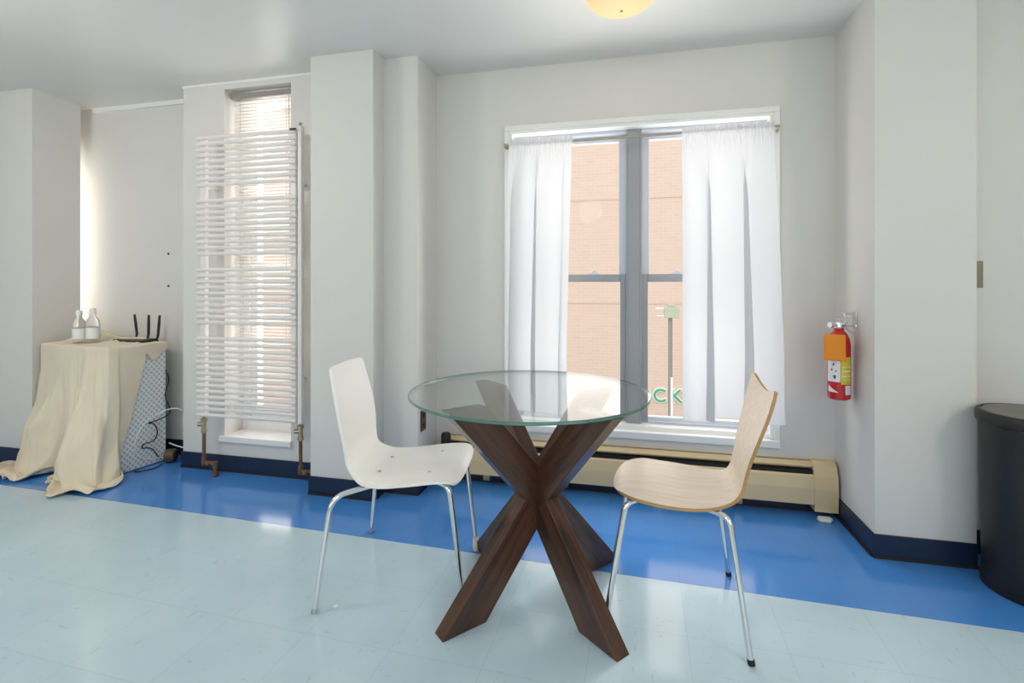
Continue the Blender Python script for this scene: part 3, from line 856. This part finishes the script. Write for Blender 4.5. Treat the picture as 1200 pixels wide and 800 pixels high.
# pale wood chair, facing the table from the right
o_prof = [(-.095, .822), (-.070, .735), (-.043, .650), (-.020, .575), (-.006, .520), (.006, .478), (.030, .449), (.080, .435), (.150, .433), (.250, .439), (.330, .446), (.395, .442), (.426, .423)]
o_wid = [(0, .184), (.05, .190), (.14, .180), (.26, .154), (.36, .133), (.42, .129), (.48, .136), (.56, .172), (.66, .205), (.78, .214), (.90, .205), (1, .190)]
o_legs = []
for sgn in (-1, 1):
    rear = [(.22, sgn*.10, .420), (.10, sgn*.160, .420), (.055, sgn*.190, .414), (.0, sgn*.243, .0)]
    front = [(.26, sgn*.10, .425), (.335, sgn*.160, .431), (.375, sgn*.185, .420), (.447, sgn*.222, .0)]
    o_legs += [(rear, rear[-1]), (front, front[-1])]
orot = math.radians(177.2)
chair('dining_chair', 'pale wood veneer chair with chrome legs right of the glass table', (.375, 1.880), orot, o_prof, o_wid,
      round_cut(.018, 4, lambda t: .030*(1-min(1, abs(t)**2*1.15))), round_cut(.13, 2.3), lambda f: (.014*(1-f/.5) if f < .5 else 0.)-.004*min(1, max(0, (f-.6)/.2)),
      [M['oak'], M['ply_edge']], o_legs, ['', '', '', ''], [], .011)

# ------------------------------------------------------------------ covered cabinet in the niche
cab_rot = math.radians(-8)
FR = Vector((-3.022, 2.345, 0)); ux = Vector((-math.cos(cab_rot), -math.sin(cab_rot), 0)); uy = Vector((math.sin(-cab_rot), math.cos(cab_rot), 0))
CW, CD, CH = .66, .335, .765
def cabp(a, b, z): return FR+ux*a+uy*b+Vector((0, 0, z))     # a: leftwards, b: backwards
cab = thing('storage_cabinet', 'white lattice-patterned cabinet half hidden under the beige cloth', 'cabinet', tuple(cabp(CW/2, CD/2, 0)))
def quadbox(bm, a0, a1, b0, b1, z0, z1):
    v = [bm.verts.new(cabp(a, b, z)) for a in (a0, a1) for b in (b0, b1) for z in (z0, z1)]
    for f in ((0, 1, 3, 2), (4, 6, 7, 5), (0, 4, 5, 1), (2, 3, 7, 6), (0, 2, 6, 4), (1, 5, 7, 3)): bm.faces.new([v[i] for i in f])
quick('carcass', M['lattice'], cab, lambda bm: quadbox(bm, 0, CW, 0.012, CD, .004, CH), bevel=.004)
quick('front_panel', M['lattice'], cab, lambda bm: quadbox(bm, .006, CW-.006, -.006, .011, .012, CH-.01), bevel=.003)
quick('corner_strip', M['dark'], cab, lambda bm: quadbox(bm, .0, .03, -.012, -.0065, .01, .2))

# drop cloth
def cloth():
    H = CH+.012
    rnd = random.Random(5)
    # closed path around the top edge, in (a, b): start back-left, along left side, front, right side, back
    corners = [(CW, CD), (CW, 0), (0, 0), (0, CD), (CW, CD)]
    rad = .02
    pts = []; info = []
    seglen = [CD, CW, CD, CW]
    dens = 230
    acc = 0
    for si in range(4):
        (a0, b0), (a1, b1) = corners[si], corners[si+1]
        n = int(seglen[si]*dens)
        for k in range(n):
            t = k/n
            pts.append((a0+(a1-a0)*t, b0+(b1-b0)*t)); info.append((si, t*seglen[si], acc+t*seglen[si]))
        acc += seglen[si]
    nP = len(pts); per = acc
    nrm_ab = {0: (1, 0), 1: (0, -1), 2: (-1, 0), 3: (0, 1)}
    def outward(i):
        si, d, _ = info[i]
        n = Vector(nrm_ab[si])
        R = .11                              # blend normals around corners
        L_ = seglen[si]
        if d < R and si != 0: n = (n*(.5+.5*d/R)+Vector(nrm_ab[(si-1) % 4])*(.5-.5*d/R)).normalized()
        if L_-d < R and si != 3: n = (n*(.5+.5*(L_-d)/R)+Vector(nrm_ab[(si+1) % 4])*(.5-.5*(L_-d)/R)).normalized()
        return n
    def length(i):
        si, d, _ = info[i]
        if si == 0: return .40+.60*min(1, d/.10) if d < .10 else 1.0
        if si == 1: return H+.075+.035*math.sin(d*9+.5)+.03*mnoise.noise(Vector((d*14, 0, 3)))+.05*max(0, 1-abs(d-.60)/.10)
        if si == 2:
            if d < .055: return H+.13-.05*(d/.055)
            if d < .20: return H-.06-(H-.15)*((d-.055)/.145)**.85
            return .05+.025*math.sin(d*30)+.03*max(0, 1-abs(d-.24)/.05)
        return .04
    NV, NT = 70, 14
    bm = bmesh.new(); cols = []
    ca, cb = CW*.5, CD*.55
    for i in range(nP):
        a, b = pts[i]; n = outward(i); si, d, s = info[i]; Ln = length(i)
        col = []
        # top sheet
        for k in range(NT):
            t = (k/NT)
            A = ca+(a-ca)*t; Bv = cb+(b-cb)*t
            w = cabp(A, Bv, 0)
            z = H+.016*mnoise.noise(Vector((A*9, Bv*9, 3.1)))*(1-t**4)+.010*mnoise.noise(Vector((A*23, Bv*23, 1.)))*(1-t**6)
            hump = math.exp(-(((A-.60)/.16)**2+((Bv-.24)/.09)**2))+.25*math.exp(-(((A-.22)/.12)**2+((Bv-.28)/.05)**2))
            z += .085*hump+.010
            z = max(z, CH+.003)
            w.z = z-(.010)*t**8; col.append(w)
        for k in range(NV+1):
            q = Ln*k/NV
            qq = min(q, H-.006)
            f = qq/H
            # folds
            sw = s-.10*f*f
            rg = 1-abs(mnoise.noise(Vector((sw*4.2, f*1.1, 7.7))))*2.4
            rg2 = 1-abs(mnoise.noise(Vector((sw*9.5+f*1.5, f*1.7, 2.2))))*2.6
            fold = 1.05*max(-.4, rg)+.62*max(-.5, rg2)*f+.30*math.sin(2*PI*sw/.21+.6+1.2*f)+.45*mnoise.noise(Vector((s*3., f*2.5, 5.7)))
            wide = 1. if si in (0, 1) else (.75 if d < .12 else .35)
            out = .014+wide*((.030+.080*f)*f**.5*fold*.85+.055*f**1.6)
            if si == 1: out += .045*f**1.3*max(0., math.sin(2*PI*(d-.30-.10*f)/.085))*max(0., min(1., (d-.25)/.15))
            if si == 2 and d > .05: out = .012+.012*f*max(0, fold)
            if si == 3: out = .010
            crum = .013*mnoise.noise(Vector((s*22, q*14, 2.)))*f
            out += crum
            tang = Vector((n.y, -n.x))*(.02*mnoise.noise(Vector((s*3, f*2, 9)))*f)
            z = H-qq
            if q > H-.006:
                e = q-(H-.006)
                out += e*(.75+.25*mnoise.noise(Vector((s*9, 1.5, 0))))
                z = .006+abs(.055*mnoise.noise(Vector((s*17, e*18, 4.))))+.030*math.sin(min(PI, e/.13*PI))*max(0, math.sin(s*41+2*math.sin(s*13)))
            out = max(out, .012)
            w = cabp(a+n.x*out+tang.x, b+n.y*out+tang.y, 0)
            w.z = max(.004, z+.006*math.exp(-k*.8))
            # rest against the block
            if w.y > YB-.02 and w.x < XB+.016:
                w.x = XB+.016
            col.append(w)
        cols.append(col)
    V = [[bm.verts.new(p) for p in c] for c in cols]
    m = len(V[0])
    for i in range(nP):
        j = (i+1) % nP
        for k in range(m-1):
            try: bm.faces.new((V[i][k], V[j][k], V[j][k+1], V[i][k+1]))
            except ValueError: pass
    bmesh.ops.remove_doubles(bm, verts=bm.verts[:], dist=.0004)
    o = link('drop_cloth', bm, M['linen'], None, smooth=True, angle=180)
    sm = o.modifiers.new('soften', 'SMOOTH'); sm.iterations = 2; sm.factor = .4
    so = o.modifiers.new('thickness', 'SOLIDIFY'); so.thickness = .0018; so.offset = 1
    tag(o, 'crumpled beige drop cloth draped over the patterned cabinet to the floor', 'cloth')
cloth()
ZTOP = CH+.028

# router with three aerials
rt = thing('wifi_router', 'black router with three upright aerials on the beige cloth', 'router', tuple(cabp(.13, .20, ZTOP)))
def rbody(bm):
    v = [bm.verts.new(cabp(a, b, z)) for a, b, z in ((.33, .20, ZTOP-.010), (.03, .20, ZTOP-.010), (.03, .315, ZTOP-.010), (.33, .315, ZTOP-.010), (.32, .205, ZTOP+.008), (.04, .205, ZTOP+.008), (.04, .31, ZTOP+.012), (.32, .31, ZTOP+.012))]
    for f in ((3, 2, 1, 0), (4, 5, 6, 7), (0, 1, 5, 4), (1, 2, 6, 5), (2, 3, 7, 6), (3, 0, 4, 7)): bm.faces.new([v[i] for i in f])
quick('body', M['black'], rt, rbody, bevel=.005)
for a, lean in ((.245, .03), (.13, .0), (.035, -.012)):
    p = [cabp(a, .30, ZTOP+.004), cabp(a-.004, .305, ZTOP+.035), cabp(a+lean, .31, ZTOP+.165)]
    quick('antenna', M['black'], rt, lambda bm: tube(bm, [p[0], p[1], p[1].lerp(p[2], .5), p[2]], [.006, .008, .0085, .007], 8), smooth=True)

# bottles
def bottle(a, b, s, label):
    c = cabp(a, b, ZTOP+.002)
    t = thing('plastic_bottle', label, 'bottle', tuple(c), 'bottles on the cloth')
    z = c.z
    quick('body', M['clearplast'], t, lambda bm: lathe(bm, [(0, z), (.026*s, z), (.028*s, z+.006), (.028*s, z+.085*s), (.024*s, z+.105*s), (.012*s, z+.122*s), (.011*s, z+.135*s), (0, z+.135*s)], c.x, c.y, 24), smooth=True)
    quick('cap', M['paper'], t, lambda bm: lathe(bm, [(0, z+.134*s), (.0135*s, z+.134*s), (.0135*s, z+.155*s), (.010*s, z+.16*s), (0, z+.16*s)], c.x, c.y, 20), smooth=True)
    l = quick('label', M['paper'], t, lambda bm: lathe(bm, [(.0284*s, z+.02), (.0284*s, z+.07*s)], c.x, c.y, 24), smooth=True)
    return l
M['paper2'] = mat('faded_label', (.68, .72, .70), .5)
bottle(.405, .06, 1.25, 'left of two small clear bottles on the beige cloth')
bottle(.338, .10, 1.32, 'right of two small clear bottles on the beige cloth, nearer the router')

# cables on the cabinet's right side
def cable(name, label, pts, r, m):
    o = quick(name, M[m], None, lambda bm: tube(bm, smooth_path(pts, 8), r, 8), smooth=True)
    tag(o, label, 'cable'); return o
def side(b, z, off=.008): return cabp(-off, b, z)
cable('power_cable', 'thin black cable dangling down the side of the patterned cabinet', [side(.325, .60), side(.345, .53, .014), side(.325, .43), side(.35, .32, .02), side(.30, .285), side(.22, .275), side(.255, .26), side(.275, .20), side(.25, .155), side(.19, .15), side(.185, .125), side(.215, .12), side(.25, .095), side(.29, .03), cabp(-.035, .32, .022)], .0032, 'cable_black')
cable('network_cable', 'white cable looping against the patterned cabinet side', [cabp(-.15, .34, .34), cabp(-.09, .335, .35), side(.29, .335, .035), side(.19, .28, .018), side(.135, .18, .018), side(.15, .09, .018), side(.22, .045, .018), side(.29, .035, .022), cabp(-.05, .295, .012)], .0035, 'cable_white')
cable('floor_cable', 'black cable lying on the blue floor beside the cabinet', [cabp(-.06, .27, .006), cabp(-.09, .20, .005), cabp(-.05, .12, .005), cabp(-.015, .14, .005)], .0035, 'cable_black')
cable('white_cord', 'short white cord crossing to the wall beside the patterned cabinet', [cabp(-.05, .32, .125), cabp(-.09, .35, .10), cabp(-.14, .37, .085)], .004, 'cable_white')
pa = thing('power_adapter', 'dark plug adapter lying on the floor behind the patterned cabinet', 'adapter', tuple(cabp(-.06, .33, 0)))
quick('body', M['brown'], pa, lambda bm: tube(bm, [cabp(-.045, .305, .045), cabp(-.095, .335, .045)], .042, 14), smooth=True, bevel=.006)
quick('plug_face', M['black'], pa, lambda bm: tube(bm, [cabp(-.094, .334, .045), cabp(-.099, .337, .045)], .03, 14), smooth=True)

o = quick('paper_scrap', M['paper'], None, lambda bm: prism(bm, [(-1.034, 1.585), (-1.018, 1.580), (-1.012, 1.592), (-1.022, 1.600), (-1.03, 1.596)], 2, 0.0005, .004))
tag(o, "tiny white paper scrap on the pale tiles by the white chair's rear leg", 'paper scrap')

# ------------------------------------------------------------------ outside
struct('ground', B((-30, 30, YO+.05, 30, -4.2, -4.0)), M['conc'])
bd = thing('brick_building', 'peach brick building across the street behind the windows', 'building', (0, 14, -4))
quick('facade', M['brick'], bd, lambda bm: box(bm, -26, 26, 13, 19, -4, 8.5))
quick('string_course', M['joint'], bd, lambda bm: (box(bm, -26, 26, 12.985, 13.0, 3.36, 3.40), box(bm, -26, 26, 12.985, 13.0, .70, .735), box(bm, -26, 26, 12.985, 13.0, -2.75, -2.6)))
sg = thing('shop_sign', 'green and white sign lettering on the brick wall across the street', 'sign', (0, 12.98, -1.9))
def glyph(ch, px, size):
    out = []
    for off, ext, y, m in ((.034, .012, 12.975, 'letter_white'), (.004, .014, 12.955, 'green')):
        cu = bpy.data.curves.new('letter', 'FONT'); cu.body = ch; cu.size = size; cu.extrude = ext; cu.offset = off; cu.align_x = 'CENTER'
        t = bpy.data.objects.new('letter_tmp', cu); COL.objects.link(t)
        dg = bpy.context.evaluated_depsgraph_get(); dg.update()
        me = bpy.data.meshes.new_from_object(t.evaluated_get(dg))
        bpy.data.objects.remove(t)
        bm = bmesh.new(); bm.from_mesh(me); bpy.data.meshes.remove(me)
        mtx = Matrix.Translation((px, y, -1.74)) @ Matrix.Rotation(PI/2, 4, 'X')
        bmesh.ops.transform(bm, matrix=mtx, verts=bm.verts[:])
        out.append((bm, M[m]))
    a = link('letter', out[0][0], out[0][1], sg)
    link('letter_face', out[1][0], out[1][1], a)
for ch, px in (('A', -.86), ('I', -.56), ('R', -.33), ('O', .36), ('C', .75), ('K', 1.15)):
    glyph(ch, px, .46)
sp = thing('street_pole', 'slim grey street pole topped by a pale box outside the wide window', 'pole', (.70, 9.0, -4))
quick('shaft', M['pole'], sp, lambda bm: tube(bm, [(.70, 9.0, -4), (.70, 9.0, .62)], .036, 12), smooth=True)
k = quick('conduit', M['letter_white'], sp, lambda bm: tube(bm, [(.72, 8.94, -4), (.72, 8.94, -.42)], .022, 10), smooth=True)
quick('head_box', M['polebox'], sp, lambda bm: (box(bm, .60, .84, 8.9, 9.1, .60, .79), box(bm, .66, .78, 8.93, 9.07, .79, .84)), bevel=.01)
quick('side_arm', M['letter_white'], sp, lambda bm: (tube(bm, [(.6, 9, .76), (.46, 9, .76)], .012, 8), tube(bm, [(.6, 9, .63), (.48, 9, .63)], .012, 8)), smooth=True)

# ------------------------------------------------------------------ light
w = bpy.data.worlds.new('sky'); SC.world = w; w.use_nodes = True
bg = w.node_tree.nodes['Background']
bg.inputs['Color'].default_value = (.86, .93, 1.0, 1); bg.inputs['Strength'].default_value = 1.3
def area(name, loc, rot, sx, sy, power, col=(1, 1, 1)):
    l = bpy.data.lights.new(name, 'AREA'); l.shape = 'RECTANGLE'; l.size = sx; l.size_y = sy; l.energy = power; l.color = col
    o = bpy.data.objects.new(name, l); COL.objects.link(o); o.location = loc; o.rotation_euler = rot
    return o
sun = bpy.data.lights.new('sun', 'SUN'); sun.energy = .8; sun.angle = .05; sun.color = (1, .96, .9)
so = bpy.data.objects.new('sun', sun); COL.objects.link(so); so.rotation_euler = (math.radians(52), 0, math.radians(-18))
# fill light at the two openings added in the unseen rear wall
for (a, b) in RW:
    area('rear_fill_light', ((a+b)/2, YBK-.05, 1.5), (math.radians(90), 0, 0), b-a-.1, 1.4, 11, (1, .97, .93))
# point lights: unseen fill added behind and beside the viewer, plus the ceiling dome
def dome(x, y, z, p, col=(1, .94, .86)):
    pl = bpy.data.lights.new('dome_and_fill_light', 'POINT'); pl.energy = p; pl.color = col; pl.shadow_soft_size = .16
    po = bpy.data.objects.new('dome_and_fill_light', pl); COL.objects.link(po); po.location = (x, y, z)
for x, y, p in ((-2.9, .75, 33), (-.5, -.8, 22), (2.3, .0, 34)):
    dome(x, y, 2.15, p)
dome(CLX, CLY, ZC-.30, 1.0, (1, .84, .62))
# daylight at the street windows: the bright panes themselves and the wider soft daylight they let in
def daylight(x, z, sx, sy, y, p_seen, p_soft, col):
    area('window_daylight', (x, y, z), (math.radians(-90), 0, 0), sx, sy, p_seen, col)
    o = area('window_soft_daylight', (x, y, z), (math.radians(-90), 0, 0), sx, sy, p_soft, col)
    o.visible_glossy = False
daylight(.03, 1.25, 1.4, 1.7, YO+.02, 11, 60, (1, .98, .95))
daylight(-2.21, 1.3, .45, 2.1, YR+.30, 9, 20, (1, .98, .95))
daylight(-4.25, 1.45, .6, 1.1, YO+.02, 5, 50, (1, .98, .92))  # added light for the unseen slot window behind the block

# ------------------------------------------------------------------ camera
cam = bpy.data.cameras.new('camera'); cam.sensor_width = 36; cam.lens = 583/1200*36; cam.shift_y = -65/1200; cam.clip_start = .05
co = bpy.data.objects.new('camera', cam); COL.objects.link(co)
co.location = (0, 0, 1.15); co.rotation_euler = (math.radians(90), 0, math.radians(13.2))
SC.camera = co
SC.view_settings.view_transform = 'Standard'; SC.view_settings.look = 'None'
SC.view_settings.exposure = 0.0; SC.view_settings.gamma = 1; SC.view_settings.use_curve_mapping = False
SC.cycles.max_bounces = 10; SC.cycles.diffuse_bounces = 5; SC.cycles.glossy_bounces = 4; SC.cycles.transmission_bounces = 6; SC.cycles.transparent_max_bounces = 16
SC.cycles.caustics_reflective = False; SC.cycles.caustics_refractive = False
SC.cycles.use_denoising = True
SC.cycles.sample_clamp_indirect = 6
for o in bpy.data.objects:
    if '_o' in o: del o['_o']
